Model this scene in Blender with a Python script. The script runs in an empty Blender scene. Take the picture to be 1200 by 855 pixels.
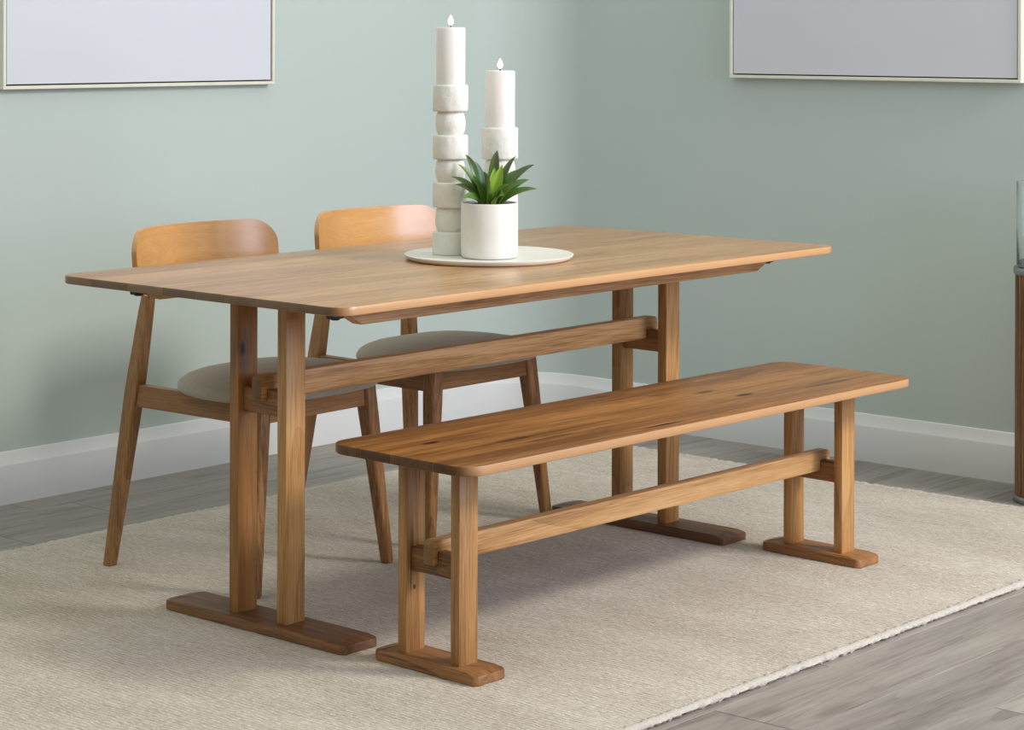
import bpy, bmesh, math, random
from mathutils import Vector, Matrix
random.seed(7)
scene = bpy.context.scene
COL = scene.collection

# ------------------------------------------------------------------ camera
YAW = math.radians(41.2766)
FPX, HORIZON = 2624.67, 38.43
cam_data = bpy.data.cameras.new('camera')
cam = bpy.data.objects.new('camera', cam_data)
COL.objects.link(cam)
cam_data.sensor_fit = 'HORIZONTAL'
cam_data.sensor_width = 36.0
cam_data.lens = FPX / 1200.0 * 36.0
cam_data.shift_y = -(427.5 - HORIZON) / 1200.0
cam_data.clip_start = 0.05
cam_data.clip_end = 60
cam.matrix_world = (Matrix.Translation((-3.9928, -3.6233, 1.2947))
                    @ Matrix.Rotation(YAW - math.pi / 2, 4, 'Z')
                    @ Matrix.Rotation(math.pi / 2, 4, 'X')
                    @ Matrix.Rotation(math.radians(0.1677), 4, 'Z'))
scene.camera = cam

# ------------------------------------------------------------------ light
world = bpy.data.worlds.new('world')
scene.world = world
world.use_nodes = True
bg = world.node_tree.nodes['Background']
bg.inputs['Color'].default_value = (0.96, 1.0, 0.93, 1)
bg.inputs['Strength'].default_value = 0.92

def area_light(name, loc, target, sx, sy, power, color):
    d = bpy.data.lights.new(name, 'AREA')
    d.shape = 'RECTANGLE'
    d.size, d.size_y = sx, sy
    d.energy = power
    d.color = color
    o = bpy.data.objects.new(name, d)
    COL.objects.link(o)
    o.location = loc
    o.rotation_euler = (Vector(target) - Vector(loc)).to_track_quat('-Z', 'Y').to_euler()
    return o

area_light('window_light', (0.7, -4.7, 1.7), (-0.1, 0.9, 0.9), 2.6, 1.8, 108, (0.68, 0.75, 1.0))
area_light('key_light', (1.6, -4.2, 3.4), (0.0, 0.0, 0.3), 1.0, 1.0, 155, (1.0, 0.95, 0.88))
scene.view_settings.view_transform = 'Standard'
scene.view_settings.look = 'None'
scene.view_settings.gamma = 1.0
scene.view_settings.use_curve_mapping = False
scene.view_settings.exposure = 0.10

# ------------------------------------------------------------------ helpers
def srgb(r, g, b):
    def f(c):
        c /= 255.0
        return c / 12.92 if c <= 0.04045 else ((c + 0.055) / 1.055) ** 2.4
    return (f(r), f(g), f(b), 1.0)

def link(name, me, mat=None, parent=None, smooth=False):
    if mat is not None and not me.materials:
        me.materials.append(mat)
    if smooth is True:
        for p in me.polygons:
            p.use_smooth = True
    elif smooth:
        me.shade_auto(smooth) if hasattr(me, 'shade_auto') else None
    o = bpy.data.objects.new(name, me)
    COL.objects.link(o)
    if parent is not None:
        o.parent = parent
    return o

def smooth_by_angle(me, deg=35):
    for p in me.polygons:
        p.use_smooth = True
    me.set_sharp_from_angle(angle=math.radians(deg))

def mesh_py(verts, faces, angle=None):
    me = bpy.data.meshes.new('m')
    me.from_pydata([tuple(v) for v in verts], [], faces)
    bm = bmesh.new(); bm.from_mesh(me)
    bmesh.ops.recalc_face_normals(bm, faces=bm.faces)
    bm.to_mesh(me); bm.free()
    me.update()
    if angle:
        smooth_by_angle(me, angle)
    return me

def box_mesh(x0, x1, y0, y1, z0, z1, bevel=0.0, seg=2):
    bm = bmesh.new()
    bmesh.ops.create_cube(bm, size=1)
    for v in bm.verts:
        v.co = Vector(((x0 + x1) / 2 + v.co.x * (x1 - x0), (y0 + y1) / 2 + v.co.y * (y1 - y0), (z0 + z1) / 2 + v.co.z * (z1 - z0)))
    if bevel:
        bmesh.ops.bevel(bm, geom=bm.edges[:], offset=bevel, segments=seg, profile=0.5, affect='EDGES')
    me = bpy.data.meshes.new('m'); bm.to_mesh(me); bm.free()
    if bevel:
        smooth_by_angle(me, 40)
    return me

def prism_mesh(poly, axis, a0, a1, bevel=0.0, seg=2):
    """poly: 2-D outline in the plane across `axis`; extruded from a0 to a1."""
    def P(u, v, a):
        return {'x': (a, u, v), 'y': (u, a, v), 'z': (u, v, a)}[axis]
    n = len(poly)
    vs = [P(u, v, a0) for u, v in poly] + [P(u, v, a1) for u, v in poly]
    fs = [list(range(n)), list(range(n, 2 * n))] + [[i, (i + 1) % n, n + (i + 1) % n, n + i] for i in range(n)]
    me = bpy.data.meshes.new('m'); me.from_pydata(vs, [], fs)
    bm = bmesh.new(); bm.from_mesh(me)
    bmesh.ops.recalc_face_normals(bm, faces=bm.faces)
    if bevel:
        es = [e for e in bm.edges if e.calc_face_angle(0) > 0.6]
        bmesh.ops.bevel(bm, geom=es, offset=bevel, segments=seg, profile=0.5, affect='EDGES')
    bm.to_mesh(me); bm.free()
    smooth_by_angle(me, 40)
    return me

def loft_mesh(rings, cap=True, angle=40, closed=True):
    n = len(rings[0]); vs = [p for r in rings for p in r]; fs = []
    for i in range(len(rings) - 1):
        for j in range(n if closed else n - 1):
            k = (j + 1) % n
            fs.append([i * n + j, i * n + k, (i + 1) * n + k, (i + 1) * n + j])
    if cap:
        fs.append(list(range(n)))
        fs.append(list(range((len(rings) - 1) * n, len(rings) * n)))
    return mesh_py(vs, fs, angle)

def lathe_mesh(prof, seg=48, angle=40, squash=None):
    rings = []
    for r, z in prof:
        rings.append([(r * math.cos(2 * math.pi * k / seg), r * math.sin(2 * math.pi * k / seg), z) for k in range(seg)])
    return loft_mesh(rings, True, angle)

def thing(name, label, cat, loc=(0, 0, 0), rz=0.0, group=None):
    o = bpy.data.objects.new(name, None)
    o.empty_display_size = 0.1
    COL.objects.link(o)
    o.location = loc
    o.rotation_euler = (0, 0, rz)
    return tag(o, label, cat, group)

def tag(o, label, cat, group=None):
    o['label'] = label
    o['category'] = cat
    if group:
        o['group'] = group
    return o

def struct(o, label=None):
    o['kind'] = 'structure'
    if label:
        o['label'] = label
    return o

# ------------------------------------------------------------------ materials
class NT:
    def __init__(self, name):
        self.m = bpy.data.materials.new(name)
        self.m.use_nodes = True
        self.t = self.m.node_tree
        self.b = self.t.nodes['Principled BSDF']
    def n(self, kind, **kw):
        o = self.t.nodes.new(kind)
        for k, v in kw.items():
            if hasattr(o, k) and k not in ('inputs',):
                setattr(o, k, v)
        return o
    def l(self, a, b):
        self.t.links.new(a, b)
    def math(self, op, a, b=None, c=None, clamp=False):
        o = self.n('ShaderNodeMath', operation=op)
        o.use_clamp = clamp
        for i, v in enumerate((a, b, c)):
            if v is None:
                continue
            if isinstance(v, (int, float)):
                o.inputs[i].default_value = v
            else:
                self.l(v, o.inputs[i])
        return o.outputs[0]
    def vmath(self, op, a, b=None):
        o = self.n('ShaderNodeVectorMath', operation=op)
        for i, v in enumerate((a, b)):
            if v is None:
                continue
            if isinstance(v, (tuple, list, Vector)):
                o.inputs[i].default_value = v
            else:
                self.l(v, o.inputs[i])
        return o.outputs[0]
    def noise(self, vec, scale, detail=4, rough=0.5, dist=0.0):
        o = self.n('ShaderNodeTexNoise')
        o.inputs['Scale'].default_value = scale
        o.inputs['Detail'].default_value = detail
        o.inputs['Roughness'].default_value = rough
        o.inputs['Distortion'].default_value = dist
        if vec is not None:
            self.l(vec, o.inputs['Vector'])
        return o.outputs['Fac']
    def ramp(self, fac, stops):
        o = self.n('ShaderNodeValToRGB')
        el = o.color_ramp.elements
        while len(el) < len(stops):
            el.new(0.5)
        for e, (p, c) in zip(el, stops):
            e.position = p
            e.color = c
        self.l(fac, o.inputs[0])
        return o.outputs[0]
    def mix(self, fac, a, b, mode='MIX'):
        o = self.n('ShaderNodeMix', data_type='RGBA', blend_type=mode)
        if isinstance(fac, (int, float)):
            o.inputs[0].default_value = fac
        else:
            self.l(fac, o.inputs[0])
        for i, v in ((6, a), (7, b)):
            if isinstance(v, tuple):
                o.inputs[i].default_value = v
            else:
                self.l(v, o.inputs[i])
        return o.outputs[2]
    def bump(self, h, strength, dist):
        o = self.n('ShaderNodeBump')
        o.inputs['Strength'].default_value = strength
        o.inputs['Distance'].default_value = dist
        self.l(h, o.inputs['Height'])
        self.l(o.outputs[0], self.b.inputs['Normal'])

def wood(name, axis, dark, mid, light, rough=0.42, knots=(), var=0.25, stretch=14.0, spec=0.5, bumpy=0.25, gain=1.0, flecks=False, pale_lit_edge=None, endgrain=1.0):
    """Oak with the grain along `axis` of the object; knots: (x, y, rx, ry) dark spots in the object's plane."""
    N = NT(name)
    tc = N.n('ShaderNodeTexCoord')
    oi = N.n('ShaderNodeObjectInfo')
    rnd = oi.outputs['Random']
    vec = tc.outputs['Object']
    comb = N.n('ShaderNodeCombineXYZ')
    for i, k in enumerate((37.0, 53.0, 71.0)):
        N.l(N.math('MULTIPLY', rnd, k), comb.inputs[i])
    s = [1.0, 1.0, 1.0]
    s['xyz'.index(axis)] = 1.0 / stretch
    warped = N.vmath('ADD', N.vmath('MULTIPLY', vec, tuple(s)), comb.outputs[0])
    # soft tonal flow, cathedral-like growth lines that widen and break up, open pores and fibres
    big = N.noise(warped, 7.0, 3, 0.55, 0.8)
    lines = N.noise(warped, 34.0, 4, 0.6, 0.5)
    ringn = N.noise(warped, 4.0, 1, 0.4, 0.3)
    ring = N.math('FRACT', N.math('MULTIPLY', ringn, 26.0))
    ring = N.math('POWER', ring, 2.0)
    s2 = [1.0, 1.0, 1.0]
    s2['xyz'.index(axis)] = 1.0 / 40.0
    fv = N.vmath('ADD', N.vmath('MULTIPLY', vec, tuple(s2)), comb.outputs[0])
    fib = N.noise(fv, 330.0, 3, 0.65)
    pore = N.noise(fv, 620.0, 1, 0.5)
    fac = N.math('ADD', N.math('MULTIPLY', N.math('SUBTRACT', big, 0.5), 0.75 * gain), 0.5)
    fac = N.math('ADD', fac, N.math('MULTIPLY', N.math('SUBTRACT', lines, 0.5), 0.60 * gain))
    fac = N.math('SUBTRACT', fac, N.math('MULTIPLY', ring, 0.13 * gain))
    fac = N.math('ADD', fac, N.math('MULTIPLY', N.math('SUBTRACT', fib, 0.5), 0.62 * gain))
    fac = N.math('ADD', fac, N.math('MULTIPLY', N.math('SUBTRACT', pore, 0.5), 0.40 * gain))
    colr = N.ramp(fac, [(0.22, dark), (0.48, mid), (0.74, light)])
    tone = N.math('ADD', N.math('MULTIPLY', rnd, var), 1.0 - var * 0.5)
    sepn = N.n('ShaderNodeSeparateXYZ'); N.l(tc.outputs['Normal'], sepn.inputs[0])
    endg = N.math('POWER', N.math('ABSOLUTE', sepn.outputs['xyz'.index(axis)]), 2.0)
    endv = N.math('ADD', N.math('MULTIPLY', rnd, 0.35), 0.36)
    colr = N.mix(N.math('MULTIPLY', endg, N.math('MULTIPLY', N.math('ADD', endv, 0.24), endgrain)), colr, tuple(c * 0.36 for c in dark[:3]) + (1,))
    if pale_lit_edge:
        colr = N.mix(N.math('MULTIPLY', N.math('POWER', N.math('ABSOLUTE', sepn.outputs[1]), 2.0), 0.75), colr, pale_lit_edge)  # Y-facing edges lightened: paler edge wood plus window light painted into the colour
    tcol = N.n('ShaderNodeCombineColor')
    N.l(tone, tcol.inputs[0]); N.l(tone, tcol.inputs[1]); N.l(tone, tcol.inputs[2])
    colr = N.mix(1.0, colr, tcol.outputs[0], 'MULTIPLY')
    if knots:
        sep = N.n('ShaderNodeSeparateXYZ'); N.l(vec, sep.inputs[0])
        wob = N.noise(warped, 30.0, 3, 0.6)
        tot = None
        for kx, ky, rx, ry, amt in knots:
            u, v = (sep.outputs[0], sep.outputs[1]) if axis == 'x' else (sep.outputs[2], sep.outputs[0])
            dx = N.math('MULTIPLY', N.math('SUBTRACT', u, kx), 1.0 / rx)
            dy = N.math('MULTIPLY', N.math('SUBTRACT', v, ky), 1.0 / ry)
            d = N.math('SQRT', N.math('ADD', N.math('MULTIPLY', dx, dx), N.math('MULTIPLY', dy, dy)))
            d = N.math('ADD', d, N.math('MULTIPLY', N.math('SUBTRACT', wob, 0.5), 1.6))
            mr = N.n('ShaderNodeMapRange')
            mr.interpolation_type = 'SMOOTHSTEP'
            N.l(d, mr.inputs[0])
            mr.inputs[1].default_value = 0.35; mr.inputs[2].default_value = 1.15
            mr.inputs[3].default_value = amt; mr.inputs[4].default_value = 0.0
            tot = mr.outputs[0] if tot is None else N.math('MAXIMUM', tot, mr.outputs[0])
        colr = N.mix(tot, colr, srgb(34, 20, 11))
    if flecks:
        vo = N.n('ShaderNodeTexVoronoi')
        vo.inputs['Scale'].default_value = 1.0
        N.l(N.vmath('ADD', N.vmath('MULTIPLY', vec, (2.3, 9.0, 1.0)), comb.outputs[0]), vo.inputs['Vector'])
        wv = N.noise(warped, 40.0, 3, 0.6)
        d = N.math('ADD', vo.outputs['Distance'], N.math('MULTIPLY', N.math('SUBTRACT', wv, 0.5), 0.35))
        mr = N.n('ShaderNodeMapRange'); mr.interpolation_type = 'SMOOTHSTEP'
        N.l(d, mr.inputs[0])
        mr.inputs[1].default_value = 0.02; mr.inputs[2].default_value = 0.20
        mr.inputs[3].default_value = 0.55; mr.inputs[4].default_value = 0.0
        colr = N.mix(mr.outputs[0], colr, srgb(104, 94, 86))
    N.l(colr, N.b.inputs['Base Color'])
    rr = N.math('ADD', N.math('MULTIPLY', fib, 0.16), rough - 0.08)
    N.l(rr, N.b.inputs['Roughness'])
    N.b.inputs['Specular IOR Level'].default_value = spec
    if bumpy:
        N.bump(fib, bumpy, 0.0006)
    return N.m

OAK_D, OAK_M, OAK_L = srgb(146, 104, 62), srgb(182, 138, 90), srgb(202, 160, 112)
BOAK_D, BOAK_M, BOAK_L = srgb(110, 68, 32), srgb(153, 102, 52), srgb(178, 128, 74)
POST_D, POST_M, POST_L = srgb(138, 94, 50), srgb(178, 130, 76), srgb(200, 154, 100)
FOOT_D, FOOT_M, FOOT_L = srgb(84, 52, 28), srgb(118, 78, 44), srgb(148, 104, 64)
m_top = wood('table_top_oak', 'x', OAK_D, OAK_M, OAK_L, rough=0.30, var=0.14, spec=0.75, gain=1.0, pale_lit_edge=srgb(206, 156, 108),
             knots=[(0.62, 0.127, 0.05, 0.006, 0.35), (-0.233, -0.257, 0.03, 0.008, 0.45), (0.48, -0.112, 0.05, 0.005, 0.3), (-0.5, 0.1, 0.05, 0.006, 0.3)])
m_bench = wood('bench_top_oak', 'x', BOAK_D, BOAK_M, BOAK_L, rough=0.42, var=0.36, spec=0.45, gain=1.2, pale_lit_edge=srgb(208, 160, 114),
               knots=[(-0.654, 0.042, 0.035, 0.011, 1.0), (-0.60, 0.036, 0.11, 0.022, 0.35), (-0.499, -0.055, 0.06, 0.014, 0.55), (-0.158, -0.173, 0.085, 0.009, 0.95),
                      (0.258, 0.035, 0.045, 0.012, 0.75), (0.287, -0.056, 0.03, 0.011, 0.95), (0.589, -0.10, 0.12, 0.016, 0.5), (0.027, 0.165, 0.06, 0.008, 0.6),
                      (-0.44, -0.10, 0.09, 0.012, 0.4)])
m_post = wood('post_oak', 'z', POST_D, POST_M, POST_L, rough=0.45, var=0.28, gain=1.15)
m_knot_post = wood('knotty_post_oak', 'z', POST_D, srgb(164, 114, 64), srgb(186, 138, 86), rough=0.45, var=0.1, knots=[(0.600, -0.016, 0.024, 0.010, 1.0), (0.594, -0.010, 0.06, 0.022, 0.4)])
m_crack_post = wood('cracked_post_oak', 'z', POST_D, POST_M, POST_L, rough=0.45, var=0.1, knots=[(0.40, 0.010, 0.05, 0.002, 0.8), (0.24, -0.012, 0.07, 0.006, 0.6), (0.155, -0.004, 0.006, 0.005, 0.9), (0.19, -0.014, 0.05, 0.003, 0.7)])
m_rail = wood('rail_oak', 'x', srgb(150, 104, 58), srgb(192, 145, 92), srgb(212, 168, 118), rough=0.45, var=0.2, gain=1.25)
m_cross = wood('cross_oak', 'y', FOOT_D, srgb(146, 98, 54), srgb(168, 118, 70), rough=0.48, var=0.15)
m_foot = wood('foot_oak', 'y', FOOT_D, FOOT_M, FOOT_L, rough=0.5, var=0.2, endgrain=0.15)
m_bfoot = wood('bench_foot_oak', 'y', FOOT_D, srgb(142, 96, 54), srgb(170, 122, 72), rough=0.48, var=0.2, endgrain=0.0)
m_leg = wood('chair_leg_oak', 'z', BOAK_D, srgb(158, 114, 68), srgb(184, 138, 90), rough=0.45, var=0.15)
m_apron_x = wood('chair_apron_oak_x', 'x', BOAK_D, srgb(152, 106, 60), srgb(176, 130, 82), rough=0.48, var=0.1)
m_apron_y = wood('chair_apron_oak_y', 'y', BOAK_D, srgb(148, 102, 60), srgb(172, 126, 80), rough=0.48, var=0.1)
m_back = wood('chair_back_veneer', 'x', srgb(196, 138, 76), srgb(216, 158, 94), srgb(230, 178, 118), rough=0.24, var=0.03, spec=1.0, gain=0.6, stretch=22.0, bumpy=0.1)
m_slat = wood('pedestal_slat_wood', 'z', srgb(80, 54, 30), srgb(128, 92, 56), srgb(160, 120, 78), rough=0.4, var=0.2)

def plain(name, col, rough=0.5, metal=0.0, spec=0.5, nscale=0, namt=0.0, bump=0.0, bdist=0.001, bscale=None):
    N = NT(name)
    N.b.inputs['Roughness'].default_value = rough
    N.b.inputs['Metallic'].default_value = metal
    N.b.inputs['Specular IOR Level'].default_value = spec
    tc = N.n('ShaderNodeTexCoord')
    if nscale:
        f = N.noise(tc.outputs['Object'], nscale, 4, 0.55)
        c2 = tuple(min(1, c * (1 - namt)) for c in col[:3]) + (1,)
        c1 = tuple(min(1, c * (1 + namt)) for c in col[:3]) + (1,)
        N.l(N.ramp(f, [(0.3, c2), (0.7, c1)]), N.b.inputs['Base Color'])
    else:
        N.b.inputs['Base Color'].default_value = col
    if bump:
        N.bump(N.noise(tc.outputs['Object'], bscale or nscale, 5, 0.6), bump, bdist)
    return N.m

m_wall = plain('sage_wall_paint', srgb(189, 200, 195), rough=0.55, spec=0.35, nscale=1.5, namt=0.012, bump=0.06, bdist=0.002, bscale=60)
m_wall_added = plain('added_wall_olive', srgb(128, 130, 118), rough=0.6, spec=0.3, nscale=1.5, namt=0.012)  # darker tone so the added unseen walls bounce less light
m_base = plain('white_baseboard_paint', srgb(222, 222, 222), rough=0.45, spec=0.4, nscale=6, namt=0.01)
m_frame = plain('cream_frame_wood', srgb(226, 224, 208), rough=0.4, nscale=20, namt=0.03)
m_canvas = plain('pale_canvas', srgb(212, 213, 222), rough=0.8, spec=0.2, nscale=3, namt=0.008, bump=0.1, bdist=0.0005, bscale=700)
m_black = plain('black_plastic', srgb(18, 18, 20), rough=0.35)
m_plaster = plain('white_plaster', srgb(232, 230, 222), rough=0.6, nscale=60, namt=0.03, bump=0.9, bdist=0.003, bscale=48)
m_pot = plain('white_ceramic', srgb(230, 227, 220), rough=0.45, nscale=40, namt=0.02, bump=0.15, bdist=0.001, bscale=120)
m_tray = plain('white_tray', srgb(232, 228, 218), rough=0.42, nscale=20, namt=0.015)
m_soil = plain('dark_soil', srgb(70, 55, 42), rough=0.95, nscale=120, namt=0.4, bump=0.8, bdist=0.004, bscale=160)
m_wick = plain('wick', srgb(60, 45, 40), rough=0.9)
m_pewter = plain('pewter_metal', srgb(150, 152, 145), rough=0.38, metal=0.85, nscale=30, namt=0.12)
m_core = plain('pedestal_core', srgb(34, 24, 16), rough=0.7)

def wax():
    N = NT('candle_wax')
    N.b.inputs['Base Color'].default_value = srgb(238, 232, 226)
    N.b.inputs['Roughness'].default_value = 0.4
    N.b.inputs['Subsurface Weight'].default_value = 0.25
    N.b.inputs['Subsurface Radius'].default_value = (0.02, 0.012, 0.008)
    N.b.inputs['Subsurface Scale'].default_value = 0.5
    return N.m
m_wax = wax()

def flame():
    N = NT('candle_flame')
    N.b.inputs['Base Color'].default_value = (1, 0.97, 0.92, 1)
    N.b.inputs['Emission Color'].default_value = (1.0, 0.96, 0.9, 1)
    N.b.inputs['Emission Strength'].default_value = 1.3
    return N.m
m_flame = flame()

def glass():
    N = NT('clear_glass')
    N.b.inputs['Base Color'].default_value = (0.97, 0.99, 0.98, 1)
    N.b.inputs['Roughness'].default_value = 0.02
    N.b.inputs['Transmission Weight'].default_value = 1.0
    N.b.inputs['IOR'].default_value = 1.45
    return N.m
m_glass = glass()

def fabric():
    N = NT('grey_seat_fabric')
    tc = N.n('ShaderNodeTexCoord')
    v = tc.outputs['Object']
    f = N.noise(v, 420, 3, 0.6)
    N.l(N.ramp(f, [(0.3, srgb(148, 139, 124)), (0.7, srgb(192, 182, 165))]), N.b.inputs['Base Color'])
    N.b.inputs['Roughness'].default_value = 0.88
    N.b.inputs['Sheen Weight'].default_value = 0.2
    N.bump(f, 0.5, 0.001)
    return N.m
m_fabric = fabric()

def leafmat():
    N = NT('succulent_leaf')
    tc = N.n('ShaderNodeTexCoord')
    oi = N.n('ShaderNodeObjectInfo')
    sep = N.n('ShaderNodeSeparateXYZ'); N.l(tc.outputs['Object'], sep.inputs[0])
    f = N.noise(tc.outputs['Object'], 60, 3, 0.5)
    t = N.math('ADD', N.math('MULTIPLY', sep.outputs[2], 9.0), N.math('MULTIPLY', N.math('SUBTRACT', f, 0.5), 0.4))
    base = N.ramp(t, [(0.0, srgb(104, 140, 56)), (0.45, srgb(58, 104, 52)), (0.85, srgb(28, 66, 44)), (1.0, srgb(44, 52, 36))])
    base2 = N.mix(N.math('MULTIPLY', oi.outputs['Random'], 0.35), base, srgb(122, 156, 66))
    N.l(base2, N.b.inputs['Base Color'])
    N.b.inputs['Roughness'].default_value = 0.35
    N.b.inputs['Subsurface Weight'].default_value = 0.05
    return N.m
m_leaf = leafmat()

def leafyoung():
    N = NT('young_leaf')
    N.b.inputs['Base Color'].default_value = srgb(150, 184, 66)
    N.b.inputs['Roughness'].default_value = 0.35
    return N.m
m_leaf_young = leafyoung()

def rugmat():
    N = NT('beige_woven_rug')
    tc = N.n('ShaderNodeTexCoord')
    v = tc.outputs['Object']
    # broad uneven bands across the weave, fine loop rows along Y
    band = N.noise(N.vmath('MULTIPLY', v, (1.0, 0.5, 1.0)), 3.0, 5, 0.62)
    streak = N.noise(N.vmath('MULTIPLY', v, (75.0, 3.0, 1.0)), 1.0, 3, 0.6)
    row = N.noise(N.vmath('MULTIPLY', v, (150.0, 22.0, 1.0)), 1.0, 2, 0.6)
    loop = N.noise(N.vmath('MULTIPLY', v, (170.0, 75.0, 1.0)), 1.0, 2, 0.6)
    fine = N.noise(v, 330, 2, 0.6)
    sx = N.n('ShaderNodeSeparateXYZ'); N.l(v, sx.inputs[0])
    wob = N.noise(N.vmath('MULTIPLY', v, (9.0, 14.0, 1.0)), 1.0, 2, 0.5)
    wl = N.math('SINE', N.math('ADD', N.math('MULTIPLY', sx.outputs[0], 570.0), N.math('MULTIPLY', wob, 14.0)))
    wl = N.math('MULTIPLY', wl, N.math('ADD', N.math('MULTIPLY', loop, 0.16), -0.02))
    f = N.math('ADD', N.math('MULTIPLY', band, 0.42), N.math('MULTIPLY', row, 0.30))
    f = N.math('ADD', f, wl)
    f = N.math('ADD', f, N.math('MULTIPLY', streak, 0.16))
    f = N.math('ADD', f, N.math('MULTIPLY', loop, 0.42))
    f = N.math('ADD', f, N.math('MULTIPLY', fine, 0.20))
    col = N.ramp(f, [(0.52, srgb(146, 131, 112)), (0.76, srgb(190, 178, 162)), (0.98, srgb(222, 213, 203))])
    N.l(col, N.b.inputs['Base Color'])
    N.b.inputs['Roughness'].default_value = 1.0
    N.b.inputs['Specular IOR Level'].default_value = 0.1
    N.b.inputs['Sheen Weight'].default_value = 0.15
    h = N.math('ADD', N.math('MULTIPLY', loop, 0.6), N.math('ADD', N.math('MULTIPLY', fine, 0.4), N.math('MULTIPLY', row, 0.3)))
    N.bump(h, 0.7, 0.004)
    return N.m
m_rug = rugmat()
m_rug_edge = plain('rug_binding_pile', srgb(196, 187, 176), rough=1.0, spec=0.1, nscale=200, namt=0.1, bump=0.8, bdist=0.003, bscale=260)

m_plank = wood('grey_laminate_plank', 'x', srgb(110, 102, 95), srgb(146, 138, 130), srgb(164, 156, 148), rough=0.45, var=0.16, stretch=14.0, spec=0.3, bumpy=0.12, gain=0.8, flecks=True)
m_under = plain('dark_underlay', srgb(52, 48, 44), rough=0.9)

# ------------------------------------------------------------------ room shell
ZF = -0.012                       # laminate surface; the rug's pile top is z = 0
WX, WY, WR, WT = 1.885, 1.52, 0.30, 2.75
def wall_path(off, part):
    """points of the wall line (rounded inner corner), `off` metres in front of the plaster."""
    R = WR - off
    cx, cy = WX - WR, WY - WR
    pts = []
    n = 16
    if part == 'left':
        pts.append((-5.5, WY - off)); pts.append((-3.0, WY - off)); pts.append((0.5, WY - off))
        for k in range(n + 1):
            a = math.pi / 2 - (math.pi / 4) * k / n
            pts.append((cx + R * math.cos(a), cy + R * math.sin(a)))
    else:
        for k in range(n + 1):
            a = math.pi / 4 - (math.pi / 4) * k / n
            pts.append((cx + R * math.cos(a), cy + R * math.sin(a)))
        pts.append((WX - off, 0.4)); pts.append((WX - off, -0.6)); pts.append((WX - off, -4.95))
    return pts

def wall_mesh(part):
    A, B = wall_path(0.0, part), wall_path(-0.12, part)
    rings = [[(x, y, ZF - 0.03) for x, y in A], [(x, y, WT) for x, y in A], [(x, y, WT) for x, y in B], [(x, y, ZF - 0.03) for x, y in B]]
    n = len(A); vs = [p for r in rings for p in r]; fs = []
    for i in range(4):
        j = (i + 1) % 4
        for k in range(n - 1):
            fs.append([i * n + k, i * n + k + 1, j * n + k + 1, j * n + k])
    fs.append([0, n, 2 * n, 3 * n]); fs.append([n - 1, 2 * n - 1, 3 * n - 1, 4 * n - 1])
    return mesh_py(vs, fs, 30)

def baseboard_mesh(part):
    prof = [(0.0, ZF), (0.0165, ZF), (0.0165, 0.094), (0.015, 0.098), (0.0115, 0.103), (0.007, 0.124), (0.0045, 0.131), (0.0, 0.132)]
    paths = [wall_path(o, part) for o, z in prof]
    n = len(paths[0]); m = len(prof)
    vs = [(x, y, prof[i][1]) for i in range(m) for x, y in paths[i]]
    fs = []
    for i in range(m):
        j = (i + 1) % m
        for k in range(n - 1):
            fs.append([i * n + k, i * n + k + 1, j * n + k + 1, j * n + k])
    fs.append([i * n for i in range(m)]); fs.append([i * n + n - 1 for i in range(m)])
    return mesh_py(vs, fs, 25)

struct(link('wall_left', wall_mesh('left'), m_wall), 'pale sage green wall behind the chairs')
struct(link('wall_right', wall_mesh('right'), m_wall), 'pale sage green wall behind the far end of the bench')
struct(link('baseboard_left', baseboard_mesh('left'), m_base), 'tall white baseboard behind the chairs')
struct(link('baseboard_right', baseboard_mesh('right'), m_base), 'tall white baseboard beyond the bench')

struct(link('wall_added_front', box_mesh(-5.62, WX + 0.12, -5.07, -4.95, ZF - 0.03, WT), m_wall_added), 'unseen muted olive wall added on the window side to dim ambient light')  # out-of-view walls, added to hold back low ambient light
struct(link('wall_added_near', box_mesh(-5.62, -5.5, -4.95, WY, ZF - 0.03, WT), m_wall_added), 'unseen muted olive wall added opposite the far end of the bench to dim ambient light')
floor = struct(link('floor', box_mesh(-5.5, WX, -4.95, WY, ZF - 0.03, ZF - 0.006), m_under), 'grey wood laminate floor')
rows = []
ys = [-0.08 - 0.197 * k for k in range(0, 25)][::-1] + [-0.08 + 0.1843 * k for k in range(1, 9)]
ys.append(WY - 0.012)
PL = 1.38
joint = {}
plank_cache = {}
for i in range(len(ys) - 1):
    y0, y1 = ys[i], ys[i + 1]
    yc = (y0 + y1) / 2
    if 1.21 < yc < 1.394: j = -0.125
    elif 1.02 < yc < 1.21: j = -0.505
    elif -1.262 < yc < -1.065: j = -0.482
    elif -1.065 < yc < -0.868: j = -0.08
    elif -1.656 < yc < -1.459: j = -0.104
    else: j = random.uniform(0, PL)
    x = j - PL * 4
    while x < WX - 0.012:
        x0, x1 = max(x, -5.4), min(x + PL, WX - 0.012)
        if x1 - x0 > 0.03:
            key = (round(x1 - x0, 3), round(y1 - y0, 3))
            if key not in plank_cache:
                hx, hy = (x1 - x0) / 2, (y1 - y0) / 2
                g = 0.0005
                c = 0.0012
                vs = []
                for zz, inset in ((-0.008, 0), (-c, 0), (0, c)):
                    a, b = hx - g - inset, hy - g - inset
                    vs += [(-a, -b, zz), (a, -b, zz), (a, b, zz), (-a, b, zz)]
                fs = [[8, 9, 10, 11]]
                for r in (0, 4):
                    for k in range(4):
                        fs.append([r + k, r + (k + 1) % 4, r + 4 + (k + 1) % 4, r + 4 + k])
                me = mesh_py(vs, fs); me.materials.append(m_plank)
                plank_cache[key] = me
            o = link('plank', plank_cache[key], None, floor)
            o.location = ((x0 + x1) / 2, yc, ZF)
        x += PL

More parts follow.
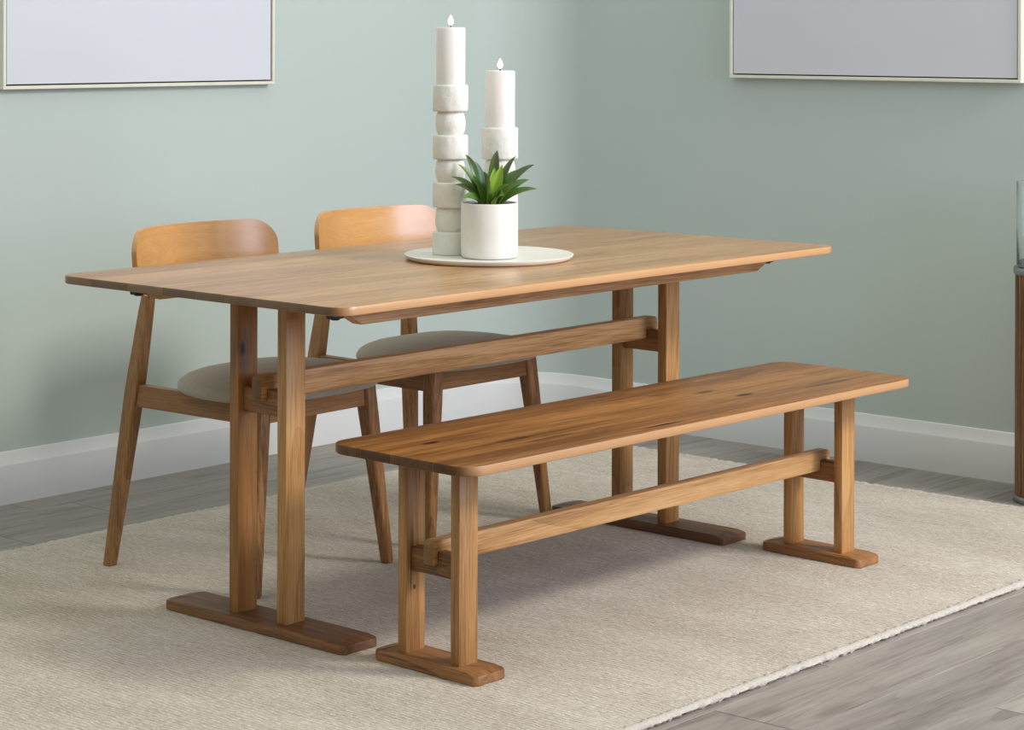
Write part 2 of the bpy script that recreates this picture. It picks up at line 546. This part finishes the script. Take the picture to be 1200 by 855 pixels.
# ------------------------------------------------------------------ rug
RX0, RX1, RY0, RY1 = -1.56, 1.535, -1.034, 1.002
def rug_mesh():
    nx, ny = 620, 408
    rr = random.Random(3)
    vs, fs = [], []
    for j in range(ny + 1):
        for i in range(nx + 1):
            x = RX0 + (RX1 - RX0) * i / nx
            y = RY0 + (RY1 - RY0) * j / ny
            ex = min(i, nx - i); ey = min(j, ny - j)
            e = min(ex, ey)
            z = -0.0006 - rr.random() * 0.0016
            if e == 0:
                z = ZF + 0.002
                if ex == 0: x += rr.uniform(-0.002, 0.002)
                if ey == 0: y += rr.uniform(-0.002, 0.002)
            elif e == 1:
                z = -0.0035 - rr.random() * 0.002
                if ex == 1: x += (-0.0035 if i == 1 else 0.0035)
                if ey == 1: y += (-0.0035 if j == 1 else 0.0035)
            vs.append((x, y, z))
    for j in range(ny):
        for i in range(nx):
            a = j * (nx + 1) + i
            fs.append((a, a + 1, a + nx + 2, a + nx + 1))
    me = bpy.data.meshes.new('rug'); me.from_pydata(vs, [], fs); me.update()
    for p in me.polygons: p.use_smooth = True
    return me
rug = thing('rug', 'large beige woven rug under the table and bench', 'rug', (0, 0, 0))
link('rug_pile', rug_mesh(), m_rug, rug)
def rug_border():
    """bound edge: a lumpy rounded roll of lighter pile around the rug."""
    rr = random.Random(5)
    path = []
    step = 0.007
    def seg(a, b):
        L = (Vector(b) - Vector(a)).length
        n = int(L / step)
        for k in range(n):
            path.append(Vector(a).lerp(Vector(b), k / n))
    c = [(RX0, RY0), (RX1, RY0), (RX1, RY1), (RX0, RY1)]
    for k in range(4):
        seg(c[k], c[(k + 1) % 4])
    n = len(path); rings = []
    for k in range(n):
        t = (path[(k + 1) % n] - path[k - 1]).normalized()
        nrm = Vector((t.y, -t.x))
        r0 = 0.0074 + rr.uniform(-0.0010, 0.0014)
        ring = []
        for a in range(8):
            ang = 2 * math.pi * a / 8
            rad = r0 * (1 + rr.uniform(-0.2, 0.2))
            p = path[k] + nrm * (1.7 * rad * math.cos(ang))
            ring.append((p.x, p.y, max(ZF + 0.0002, ZF + 0.0062 + rad * math.sin(ang))))
        rings.append(ring)
    rings.append(rings[0])
    return loft_mesh(rings, False, 60)
link('binding', rug_border(), m_rug_edge, rug)

# ------------------------------------------------------------------ boards of a top with rounded corners and eased edges
def half_len(y, L, W, R, inset):
    hl, hw = L / 2 - inset, W / 2 - inset
    r = max(R - inset, 0.001)
    a = abs(y) - (hw - r)
    if a <= 0:
        return hl
    a = min(a, r)
    return hl - r + math.sqrt(max(r * r - a * a, 0))

def board_mesh(L, W, R, y0, y1, ztop, th, ease, first, last, under=None, gap=0.0):
    under = under or ease
    lev = [(under, ztop - th), (under * 0.3, ztop - th + under * 0.3), (0, ztop - th + under), (0, ztop - ease), (ease * 0.3, ztop - ease * 0.3), (ease, ztop)]
    n = 14
    rings = []
    for inset, z in lev:
        a = y0 + (inset if first else gap)
        b = y1 - (inset if last else gap)
        pr, plft = [], []
        for k in range(n + 1):
            t = k / n
            # denser at the outer edge
            if first and not last: t = t ** 2.2
            elif last and not first: t = 1 - (1 - t) ** 2.2
            y = a + (b - a) * t
            x = half_len(y, L, W, R, inset)
            pr.append((x, y, z)); plft.append((-x, y, z))
        rings.append(pr + plft[::-1])
    m = len(rings[0]); vs = [p for r in rings for p in r]; fs = []
    for i in range(len(rings) - 1):
        for j in range(m):
            k = (j + 1) % m
            fs.append([i * m + j, i * m + k, (i + 1) * m + k, (i + 1) * m + j])
    for base in (0, (len(rings) - 1) * m):
        for k in range(n):
            fs.append([base + k, base + k + 1, base + m - 2 - k, base + m - 1 - k])
    return mesh_py(vs, fs, 28)

def rounded_foot_poly(hx, hy, r0, n=6, r1=None):
    pts = []
    for sx, sy, a0 in ((1, 1, 0), (-1, 1, 90), (-1, -1, 180), (1, -1, 270)):
        r = r1 if (r1 and sy > 0) else r0
        for k in range(n + 1):
            a = math.radians(a0 + 90 * k / n)
            pts.append((sx * (hx - r) + r * math.cos(a), sy * (hy - r) + r * math.sin(a)))
    return pts

def foot_mesh(hx, hy, h):
    """sled foot: flat runner, ends rounded in plan and sloped down towards the tips."""
    nl = 40
    lev = [(0.002, 0.0), (0.0, 0.002), (0.0, 0.8), (0.0012, 0.95), (0.004, 1.0)]
    rings = []
    for inset, f in lev:
        ring = []
        for x, y in rounded_foot_poly(hx - inset, hy - inset, 0.014, 6, 0.030):
            # top slopes down over the last 55 mm
            d = hy - abs(y)
            top = h * (0.80 + 0.20 * min(1.0, d / 0.032))
            ring.append((x, y, f * top if f > 0.01 else 0.0))
        rings.append(ring)
    # split the top so the slope is real
    n = len(rings[0]); vs = [p for r in rings for p in r]; fs = []
    for i in range(len(rings) - 1):
        for j in range(n):
            k = (j + 1) % n
            fs.append([i * n + j, i * n + k, (i + 1) * n + k, (i + 1) * n + j])
    fs.append(list(range(n)))
    base = (len(rings) - 1) * n
    ht = hy - 0.032
    i0 = len(vs)
    tx = hx - 0.004
    vs += [(tx, ht, h), (-tx, ht, h), (-tx, -ht, h), (tx, -ht, h)]
    q = n // 4
    # ring order: (+,+) corner, (-,+), (-,-), (+,-)
    fs.append([i0] + [base + k for k in range(0, 2 * q)] + [i0 + 1])
    fs.append([i0 + 1, base + 2 * q - 1, base + 2 * q, i0 + 2])
    fs.append([i0 + 2] + [base + k for k in range(2 * q, 4 * q)] + [i0 + 3])
    fs.append([i0 + 3, base + 4 * q - 1, base, i0])
    fs.append([i0, i0 + 1, i0 + 2, i0 + 3])
    return mesh_py(vs, fs, 30)

def stretcher_mesh(xe, hy, z0, z1, xr0, xr1, zn):
    """long beam, notched at the bottom over the cross rails (xr0..xr1), rounded upper ends."""
    r = 0.012
    poly = [(-xe, z0), (-xr1, z0), (-xr1, zn), (-xr0, zn), (-xr0, z0), (xr0, z0), (xr0, zn), (xr1, zn), (xr1, z0), (xe, z0)]
    for k in range(5):
        a = math.radians(90 * k / 4)
        poly.append((xe - r + r * math.cos(a), z1 - r + r * math.sin(a)))
    for k in range(5):
        a = math.radians(90 + 90 * k / 4)
        poly.append((-xe + r + r * math.cos(a), z1 - r + r * math.sin(a)))
    return prism_mesh(poly, 'y', -hy, hy, 0.0025, 2)

# ------------------------------------------------------------------ dining table
TL, TW, TH = 1.784, 0.908, 0.75
table = thing('dining_table', 'long oak trestle dining table standing on the beige rug', 'table', (0, 0, 0))
edges = [-TW / 2, -0.33, -0.208, -0.11, -0.019, 0.09, 0.204, 0.334, TW / 2]
for i in range(len(edges) - 1):
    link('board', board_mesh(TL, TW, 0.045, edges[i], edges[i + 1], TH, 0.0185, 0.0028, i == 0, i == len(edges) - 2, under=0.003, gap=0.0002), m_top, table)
TB = TH - 0.0185
for s in (-1, 1):
    poly = [(-0.79, TB), (-0.715, 0.6905), (0.70, 0.6905), (0.79, TB)]
    link('top_rail', prism_mesh(poly, 'y', s * 0.322 - 0.015, s * 0.322 + 0.015, 0.0015, 1), m_rail, table)
    for e in (-1, 1):
        br = link('bracket', box_mesh(e * 0.772 - 0.017, e * 0.772 + 0.017, s * 0.315 - 0.011, s * 0.315 + 0.011, 0.7065, TB, 0.002, 1), m_black, table)
        br['label'] = 'black plastic leaf bracket'
        kn = link('knob', lathe_mesh([(0.0, 0.7035), (0.008, 0.7035), (0.010, 0.7045), (0.010, 0.7066), (0.0, 0.7066)], 10, 20), m_black, br)
        kn.location = (e * 0.772, s * 0.315, 0)
PX, PW = 0.671, 0.0285
for e in (-1, 1):
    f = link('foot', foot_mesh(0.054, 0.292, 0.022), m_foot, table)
    f.location = (e * PX, 0, 0)
    for s in (-1, 1):
        p = link('post', box_mesh(-PW, PW, -0.0145, 0.0145, 0.021, TB, 0.0025, 2), m_knot_post if (e < 0 and s > 0) else m_post, table)
        p.location = (e * PX, s * 0.0765, 0)
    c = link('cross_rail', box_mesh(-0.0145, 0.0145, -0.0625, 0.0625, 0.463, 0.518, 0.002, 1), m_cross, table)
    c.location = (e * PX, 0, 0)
link('stretcher', stretcher_mesh(0.702, 0.0165, 0.495, 0.550, PX - 0.0145, PX + 0.0145, 0.5175), m_rail, table)

# ------------------------------------------------------------------ bench
BL, BW, BH = 1.596, 0.408, 0.45
bench = thing('bench', 'low oak trestle bench set alongside the dining table', 'bench', (0.018, -0.513, 0), math.radians(-1.36))
bedges = [-BW / 2, -0.107, 0.012, 0.10, BW / 2]
for i in range(len(bedges) - 1):
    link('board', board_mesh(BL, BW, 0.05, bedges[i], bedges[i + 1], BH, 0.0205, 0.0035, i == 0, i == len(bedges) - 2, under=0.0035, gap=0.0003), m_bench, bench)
BB = BH - 0.0205
BPX = 0.6745
for e in (-1, 1):
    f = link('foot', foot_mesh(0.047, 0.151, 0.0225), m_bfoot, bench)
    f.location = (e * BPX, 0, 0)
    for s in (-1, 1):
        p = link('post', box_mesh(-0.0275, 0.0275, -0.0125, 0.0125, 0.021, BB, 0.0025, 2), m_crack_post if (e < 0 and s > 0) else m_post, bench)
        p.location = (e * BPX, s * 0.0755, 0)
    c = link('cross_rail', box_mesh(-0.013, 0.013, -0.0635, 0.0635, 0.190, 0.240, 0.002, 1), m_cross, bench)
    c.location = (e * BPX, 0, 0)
link('stretcher', stretcher_mesh(0.702, 0.0145, 0.214, 0.263, BPX - 0.013, BPX + 0.013, 0.2395), m_rail, bench)

# ------------------------------------------------------------------ chairs
def rrect(cx, cy, z, hx, hy, r, n=4):
    pts = []
    for sx, sy, a0 in ((1, 1, 0), (-1, 1, 90), (-1, -1, 180), (1, -1, 270)):
        for k in range(n + 1):
            a = math.radians(a0 + 90 * k / n)
            pts.append((cx + sx * (hx - r) + r * math.cos(a), cy + sy * (hy - r) + r * math.sin(a), z))
    return pts

def leg_mesh(foot, top, ztop, stations):
    rings = []
    for z, hx, hy, r in stations:
        t = z / ztop
        rings.append(rrect(foot[0] + (top[0] - foot[0]) * t, foot[1] + (top[1] - foot[1]) * t, z, hx, hy, r))
    return loft_mesh(rings, True, 40)

def back_mesh():
    hw, z0, z1, r = 0.238, 0.655, 0.818, 0.062
    nu, nv = 40, 14
    def front(u, z):
        y = 0.142 + 0.068 * (1 - (u / hw) ** 2)
        return y + (z - z0) * 0.10
    th = 0.0125
    outline = []
    def arc(cx, cz, rr, a0, a1, n):
        for k in range(n + 1):
            a = math.radians(a0 + (a1 - a0) * k / n)
            outline.append((cx + rr * math.cos(a), cz + rr * math.sin(a)))
    # grid in a rounded-rectangle: each column u has its own z range
    cols = []
    for i in range(nu + 1):
        u = -hw + 2 * hw * (0.5 - 0.5 * math.cos(math.pi * i / nu))
        d = abs(u) - (hw - r)
        if d > 0:
            dz = r - math.sqrt(max(r * r - d * d, 0))
        else:
            dz = 0
        d2 = abs(u) - (hw - 0.05)
        db = 0.05 - math.sqrt(max(0.05 ** 2 - d2 * d2, 0)) if d2 > 0 else 0
        cols.append((u, z0 + db, z1 - dz))
    vs, fs = [], []
    def idx(side, i, j): return side * (nu + 1) * (nv + 1) + i * (nv + 1) + j
    for side in (0, 1):
        for u, a, b in cols:
            for j in range(nv + 1):
                z = a + (b - a) * j / nv
                y = front(u, z)
                # curve normal approx for thickness
                sl = -2 * 0.068 * u / hw ** 2
                nrm = Vector((-sl, 1.0)).normalized()
                if side:
                    vs.append((u + nrm.x * th, y + nrm.y * th, z))
                else:
                    vs.append((u, y, z))
    for i in range(nu):
        for j in range(nv):
            fs.append([idx(0, i, j), idx(0, i + 1, j), idx(0, i + 1, j + 1), idx(0, i, j + 1)])
            fs.append([idx(1, i, j), idx(1, i, j + 1), idx(1, i + 1, j + 1), idx(1, i + 1, j)])
        fs.append([idx(0, i, 0), idx(1, i, 0), idx(1, i + 1, 0), idx(0, i + 1, 0)])
        fs.append([idx(0, i, nv), idx(0, i + 1, nv), idx(1, i + 1, nv), idx(1, i, nv)])
    for i in (0, nu):
        for j in range(nv):
            fs.append([idx(0, i, j), idx(0, i, j + 1), idx(1, i, j + 1), idx(1, i, j)])
    return mesh_py(vs, fs, 45)

def pad_mesh():
    """upholstered seat: rounded-square outline with softly domed top."""
    n = 64
    def outline(k, sc):
        a = 2 * math.pi * k / n
        e = 2.0 / 3.2
        c, s = math.cos(a), math.sin(a)
        x = math.copysign(abs(c) ** e, c) * 0.247
        y = math.copysign(abs(s) ** e, s) * 0.195
        if y > 0:
            x *= 1 - 0.16 * (y / 0.195)
        return x * sc, y * sc - 0.080
    prof = [(0.93, 0.4365), (0.965, 0.438), (0.99, 0.443), (1.0, 0.450), (0.994, 0.457), (0.97, 0.466), (0.91, 0.475), (0.80, 0.484), (0.63, 0.491), (0.42, 0.495), (0.2, 0.497)]
    rings = []
    for sc, z in prof:
        ring = []
        for k in range(n):
            x, y = outline(k, sc)
            ring.append((x, y, z + 0.0))
        rings.append(ring)
    return loft_mesh(rings, True, 50)

WF0, WF1, WR0, WR1 = 0.2248, 0.179, 0.2245, 0.146
YF0, YF1, YR0, YR1 = -0.240, -0.2075, 0.261, 0.203
def make_chair(label, group):
    c = thing('dining_chair', label, 'chair', (0, 0, 0), 0, group)
    for s in (-1, 1):
        link('leg', leg_mesh((s * WF0, YF0), (s * WF1, YF1), 0.43,
             [(0.0, 0.0125, 0.0125, 0.009), (0.004, 0.014, 0.014, 0.010), (0.2, 0.0175, 0.0175, 0.011), (0.36, 0.0205, 0.021, 0.011), (0.437, 0.0205, 0.022, 0.010)]), m_leg, c)
        link('leg', leg_mesh((s * WR0, YR0), (s * WR1, YR1), 0.70,
             [(0.0, 0.0125, 0.014, 0.005), (0.2, 0.0155, 0.018, 0.006), (0.42, 0.0175, 0.0215, 0.006), (0.6, 0.0155, 0.016, 0.006), (0.695, 0.0135, 0.010, 0.005)]), m_leg, c)
        # side apron between the front and the rear leg
        ya, yb = YF1 + 0.005, 0.222
        def sx(z, t):
            xf = WF0 + (WF1 - WF0) * z / 0.43
            xr = WR0 + (WR1 - WR0) * z / 0.70
            return s * (xf + (xr - xf) * t - 0.001)
        rings = []
        for t in (0.0, 0.5, 1.0):
            y = ya + (yb - ya) * t
            xo, xi = 0.012, -0.010
            rings.append([(sx(0.385, t) + xi, y, 0.385), (sx(0.385, t) + xo, y, 0.385), (sx(0.4365, t) + xo, y, 0.4365), (sx(0.4365, t) + xi, y, 0.4365)])
        link('side_apron', loft_mesh(rings, True, 30), m_apron_y, c)
    link('front_apron', box_mesh(-WF1 + 0.0, WF1 - 0.0, YF1 - 0.014, YF1 + 0.008, 0.388, 0.4365, 0.0015, 1), m_apron_x, c)
    link('seat_brace', box_mesh(-0.178, 0.178, 0.055, 0.075, 0.388, 0.4365, 0.0015, 1), m_apron_x, c)
    link('seat_pad', pad_mesh(), m_fabric, c)
    link('backrest', back_mesh(), m_back, c)
    return c

def dup(root, label):
    r = root.copy(); COL.objects.link(r)
    r['label'] = label
    for ch in list(root.children):
        k = ch.copy(); COL.objects.link(k); k.parent = r
    return r

chair_a = make_chair('oak dining chair with curved back and grey seat pad, farther from the room corner', 'dining chairs tucked under the table')
chair_b = dup(chair_a, 'oak dining chair with curved back and grey seat pad, closer to the room corner')
chair_a.location = (-0.308, 0.449, 0); chair_a.rotation_euler = (0, 0, math.radians(2.1))
chair_b.location = (0.3266, 0.478, 0); chair_b.rotation_euler = (0, 0, math.radians(-0.5))

# ------------------------------------------------------------------ tray, candles and plant on the table
tray = tag(link('tray', lathe_mesh([(0.0, 0.0), (0.188, 0.0), (0.196, 0.002), (0.203, 0.009), (0.204, 0.0125), (0.202, 0.0135), (0.199, 0.0125), (0.192, 0.0105), (0.0, 0.0105)], 96, 50), m_tray),
           'round white tray on the dining table', 'tray')
tray.location = (0.028, -0.022, TH)
TZ = TH + 0.0105

def holder(name, label, loc, blocks, rng):
    """stack of carved blocks and balls; blocks: list of (kind, z0, z1) from the foot up."""
    prof = [(0.0, 0.0)]
    for kind, z0, z1, R in blocks:
        if kind == 'b':
            b = 0.0035
            prof += [(R - b, z0), (R - b * 0.3, z0 + b * 0.4), (R, z0 + b * 1.3), (R * 1.004, (z0 + z1) / 2), (R, z1 - b * 1.3), (R - b * 0.3, z1 - b * 0.4), (R - b, z1)]
        else:
            neck = R * 0.80
            prof.append((neck, z0))
            for k in range(1, 10):
                t = k / 10
                prof.append((neck + (R - neck) * math.sin(math.pi * t) ** 0.6, z0 + (z1 - z0) * t))
            prof.append((neck, z1))
    prof.append((0.0, prof[-1][1]))
    seg = 56
    rr = random.Random(rng)
    rings = []
    ph = [rr.uniform(0, 6.28) for _ in range(6)]
    for r, z in prof:
        ring = []
        for k in range(seg):
            a = 2 * math.pi * k / seg
            w = 1 + 0.008 * math.sin(5 * a + ph[0] + 60 * z) + 0.006 * math.sin(9 * a + ph[1] - 90 * z) + 0.004 * math.sin(14 * a + ph[2] + 200 * z)
            ring.append((r * w * math.cos(a), r * w * math.sin(a), z))
        rings.append(ring)
    o = link(name, loft_mesh(rings, True, 45), m_plaster)
    o.location = loc
    return tag(o, label, 'candle holder', 'white candle holders on the tray')

def candle(label, loc, R, h):
    c = thing('pillar_candle', label, 'candle', loc, 0, 'pillar candles on the tray')
    prof = [(0.0, 0.0), (R, 0.0), (R, h - 0.003), (R - 0.0015, h - 0.0006), (R - 0.004, h), (R - 0.008, h - 0.0015), (R * 0.4, h - 0.004), (0.0, h - 0.0045)]
    link('wax', lathe_mesh(prof, 56, 40), m_wax, c)
    w = link('wick', lathe_mesh([(0.0, h - 0.005), (0.0016, h - 0.005), (0.0015, h + 0.005), (0.0, h + 0.0055)], 10), m_wick, c)
    fl = []
    for k in range(13):
        t = k / 12
        fl.append((0.0072 * math.sin(math.pi * t ** 0.72) ** 0.9 * (1 - 0.12 * t) + (0.0004 if k in (0, 12) else 0), h + 0.004 + 0.026 * t))
    link('flame', lathe_mesh(fl, 20, 60), m_flame, c)
    return c

H1, H2, POT = (-0.030, 0.052), (0.089, -0.002), (-0.024, -0.070)
def scale_blocks(px, R):
    z, out = 0.0, []
    for kind, h in px:
        out.append((kind, z, z + h, R if kind == 'b' else R * 0.86)); z += h
    return out, z
k1 = 5.38 / 2624.67
b1, z1 = scale_blocks([('b', 27 * k1), ('s', 28.5 * k1), ('b', 29.5 * k1), ('s', 27 * k1), ('b', 28.5 * k1), ('s', 27.5 * k1), ('b', 31.5 * k1)], 0.0425)
holder('candle_holder', 'tall white plaster candle holder of seven stacked blocks and balls', (H1[0], H1[1], TZ), b1, 1)
candle('white pillar candle on the tall holder', (H1[0], H1[1], TZ + z1), 0.0355, 67.5 * k1)
k2 = 5.45 / 2624.67
b2, z2 = scale_blocks([('b', 27 * k2), ('s', 27 * k2), ('b', 28 * k2), ('s', 27.5 * k2), ('b', 37 * k2)], 0.0445)
holder('candle_holder', 'shorter white plaster candle holder behind the potted succulent', (H2[0], H2[1], TZ), b2, 2)
candle('white pillar candle on the shorter holder', (H2[0], H2[1], TZ + z2), 0.0365, 66.5 * k2)

kp = 5.30 / 2624.67
PR, PHT = 33.7 * kp, 0.131
plant = thing('potted_succulent', 'green spiky succulent in a white ceramic pot on the tray', 'plant', (POT[0], POT[1], TZ))
link('pot', lathe_mesh([(0.0, 0.0), (PR - 0.010, 0.0), (PR - 0.004, 0.002), (PR - 0.0005, 0.008), (PR, 0.03), (PR, PHT - 0.002), (PR - 0.001, PHT), (PR - 0.0045, PHT), (PR - 0.0055, PHT - 0.002), (PR - 0.006, PHT - 0.014), (0.0, PHT - 0.014)], 72, 40), m_pot, plant)
link('soil', lathe_mesh([(0.0, PHT - 0.0138), (PR - 0.0062, PHT - 0.0138), (PR - 0.0062, PHT - 0.006), (PR * 0.6, PHT - 0.002), (0.0, PHT + 0.002)], 40, 60), m_soil, plant)
RV = Vector((math.sin(YAW), -math.cos(YAW), 0.0)); FV = Vector((math.cos(YAW), math.sin(YAW), 0.0))
def leaf_mesh(base, mid, tip, w, fold, facing):
    """arched pointed blade with a folded midrib, a few mm thick."""
    n, rings = 12, []
    base, mid, tip = Vector(base), Vector(mid), Vector(tip)
    for k in range(n + 1):
        t = k / n
        p = base * (1 - t) ** 2 + mid * 2 * t * (1 - t) + tip * t * t
        d = ((mid - base) * (1 - t) + (tip - mid) * t).normalized()
        side = d.cross(facing)
        side = side.normalized() if side.length > 1e-4 else Vector((1, 0, 0))
        nrm = side.cross(d).normalized()
        hw = w * (0.85 + 1.35 * t) * (1 - t ** 1.9) ** 0.95 if t < 1 else 0.0
        hw = max(hw * 0.88, 0.0003)
        th = 0.0022 * (1 - t) + 0.0006
        f = fold * hw
        rings.append([p - side * hw + nrm * f, p - side * hw * 0.5 + nrm * f * 0.35 + nrm * th * 0.4, p + nrm * th * 0.5, p + side * hw * 0.5 + nrm * f * 0.35 + nrm * th * 0.4, p + side * hw + nrm * f,
                      p + side * hw * 0.5 + nrm * (f * 0.35 - th), p - nrm * th, p - side * hw * 0.5 + nrm * (f * 0.35 - th)])
    return loft_mesh(rings, True, 60)
# tips measured sideways (right of the pot's axis), towards/away from the viewer, and upwards from the rim, in metres
LV = [(-0.090, 0.010, 0.060, 0.0125), (-0.074, -0.030, 0.092, 0.011), (-0.058, 0.035, 0.112, 0.0105), (-0.040, -0.005, 0.100, 0.0135), (0.018, 0.030, 0.122, 0.0135),
      (0.062, 0.030, 0.108, 0.010), (0.106, 0.000, 0.090, 0.0150), (0.094, 0.040, 0.052, 0.0125), (0.112, -0.020, 0.034, 0.0130),
      (-0.012, -0.050, 0.074, 0.0165), (-0.062, -0.062, 0.016, 0.0150), (0.034, -0.075, 0.022, 0.0150), (-0.015, 0.050, 0.070, 0.0130),
      (0.070, 0.045, 0.075, 0.0130), (-0.082, -0.022, 0.044, 0.0125), (-0.045, -0.035, 0.060, 0.0120), (0.075, -0.045, 0.050, 0.0140), (0.045, -0.06, 0.045, 0.013)]
for s_, d_, h_, w_ in LV:
    hor = RV * s_ + FV * d_
    rad = hor.length
    dirv = hor.normalized()
    base = dirv * min(0.018, rad * 0.5) + Vector((0, 0, PHT - 0.010))
    tip = hor + Vector((0, 0, PHT + h_))
    mid = dirv * rad * 0.50 + Vector((0, 0, PHT + h_ * 0.60 + 0.010))
    facing = (Vector((0, 0, 1)) * 0.7 - dirv * 0.45 - FV * random.uniform(0.45, 0.9) + RV * random.uniform(-0.3, 0.3)).normalized()
    lo = link('leaf', leaf_mesh(base - Vector((0, 0, PHT)), mid - Vector((0, 0, PHT)), tip - Vector((0, 0, PHT)), w_, 0.45, facing), m_leaf, plant)
    lo.location = (0, 0, PHT)
for s_, d_, h_, w_ in ((0.030, -0.012, 0.090, 0.0135), (0.012, 0.008, 0.082, 0.011)):
    hor = RV * s_ + FV * d_
    lo = link('leaf', leaf_mesh(RV * 0.006 + Vector((0, 0, -0.008)), hor * 0.55 + Vector((0, 0, h_ * 0.5)), hor + Vector((0, 0, h_)), w_, 0.5, -FV + Vector((0, 0, 0.2))), m_leaf_young, plant)
    lo.location = (0, 0, PHT)
    lo['label'] = 'pale yellow-green young leaf'

# ------------------------------------------------------------------ pictures on the walls
def picture(name, label, wall, a0, a1, z0, z1):
    """a shallow box frame round a blank canvas; wall 'left' runs along X, 'right' along Y."""
    d, fw, gap = 0.030, 0.010, 0.004
    if wall == 'left':
        root = thing(name, label, 'picture', ((a0 + a1) / 2, WY - 0.001, z0), 0.0, 'blank framed canvases')
    else:
        root = thing(name, label, 'picture', (WX - 0.001, (a0 + a1) / 2, z0), -math.pi / 2, 'blank framed canvases')
    w = a1 - a0; h = z1 - z0
    # local: x along the wall, -y out of the wall
    for (x0, x1, zz0, zz1) in ((-w / 2, w / 2, 0, fw), (-w / 2, w / 2, h - fw, h), (-w / 2, -w / 2 + fw, fw, h - fw), (w / 2 - fw, w / 2, fw, h - fw)):
        link('frame_bar', box_mesh(x0, x1, -d, 0, zz0, zz1, 0.001, 1), m_frame, root)
    link('backing', box_mesh(-w / 2 + fw, w / 2 - fw, -0.004, -0.001, fw, h - fw), m_core, root)
    link('canvas', box_mesh(-w / 2 + fw + gap, w / 2 - fw - gap, -d + 0.004, -0.0045, fw + gap, h - fw - gap, 0.001, 1), m_canvas, root)
    return root
picture('picture_frame', 'blank pale canvas in a thin cream frame, on the wall behind the chairs', 'left', -0.288, 0.722, 1.134, 1.96)
picture('picture_frame', 'blank pale canvas in a thin cream frame, on the wall beyond the bench', 'right', -0.452, 0.584, 1.153, 1.98)

# ------------------------------------------------------------------ slatted pedestal with a glass vase by the right wall
PC = Vector((1.653, -0.545, 0)) + RV * 0.116 + FV * 0.0
ped = thing('slatted_pedestal', 'round dark wooden slatted pedestal with pewter rims beside the baseboard', 'pedestal', (PC.x, PC.y, ZF))
PRR, PHH = 0.116, 0.655
link('core', lathe_mesh([(0.0, 0.012), (PRR - 0.013, 0.012), (PRR - 0.013, PHH - 0.012), (0.0, PHH - 0.012)], 48), m_core, ped)
link('base_rim', lathe_mesh([(0.0, 0.0), (PRR, 0.0), (PRR + 0.002, 0.003), (PRR + 0.002, 0.014), (PRR, 0.018), (0.0, 0.018)], 64), m_pewter, ped)
link('top_rim', lathe_mesh([(0.0, PHH - 0.02), (PRR, PHH - 0.02), (PRR + 0.002, PHH - 0.017), (PRR + 0.002, PHH - 0.004), (PRR, PHH), (0.0, PHH)], 64), m_pewter, ped)
sl_me = prism_mesh([(0.0045 * math.cos(a) * 1.25 + PRR - 0.0085, 0.0052 * math.sin(a) * 1.25) for a in [2 * math.pi * k / 10 for k in range(10)]], 'z', 0.018, PHH - 0.02)
sl_me.materials.append(m_slat)
for k in range(40):
    o = link('slat', sl_me, None, ped)
    o.rotation_euler = (0, 0, 2 * math.pi * k / 40)
vz = ZF + PHH
vase = lathe_mesh([(0.0, 0.0), (0.104, 0.0), (0.109, 0.004), (0.110, 0.01), (0.110, 0.235), (0.111, 0.238), (0.1095, 0.2385), (0.1082, 0.238), (0.1082, 0.008), (0.106, 0.004), (0.0, 0.004)], 64, 40)
v = tag(link('glass_vase', vase, m_glass), 'clear glass cylinder vase on the slatted pedestal', 'vase')
v.location = (PC.x, PC.y, vz)
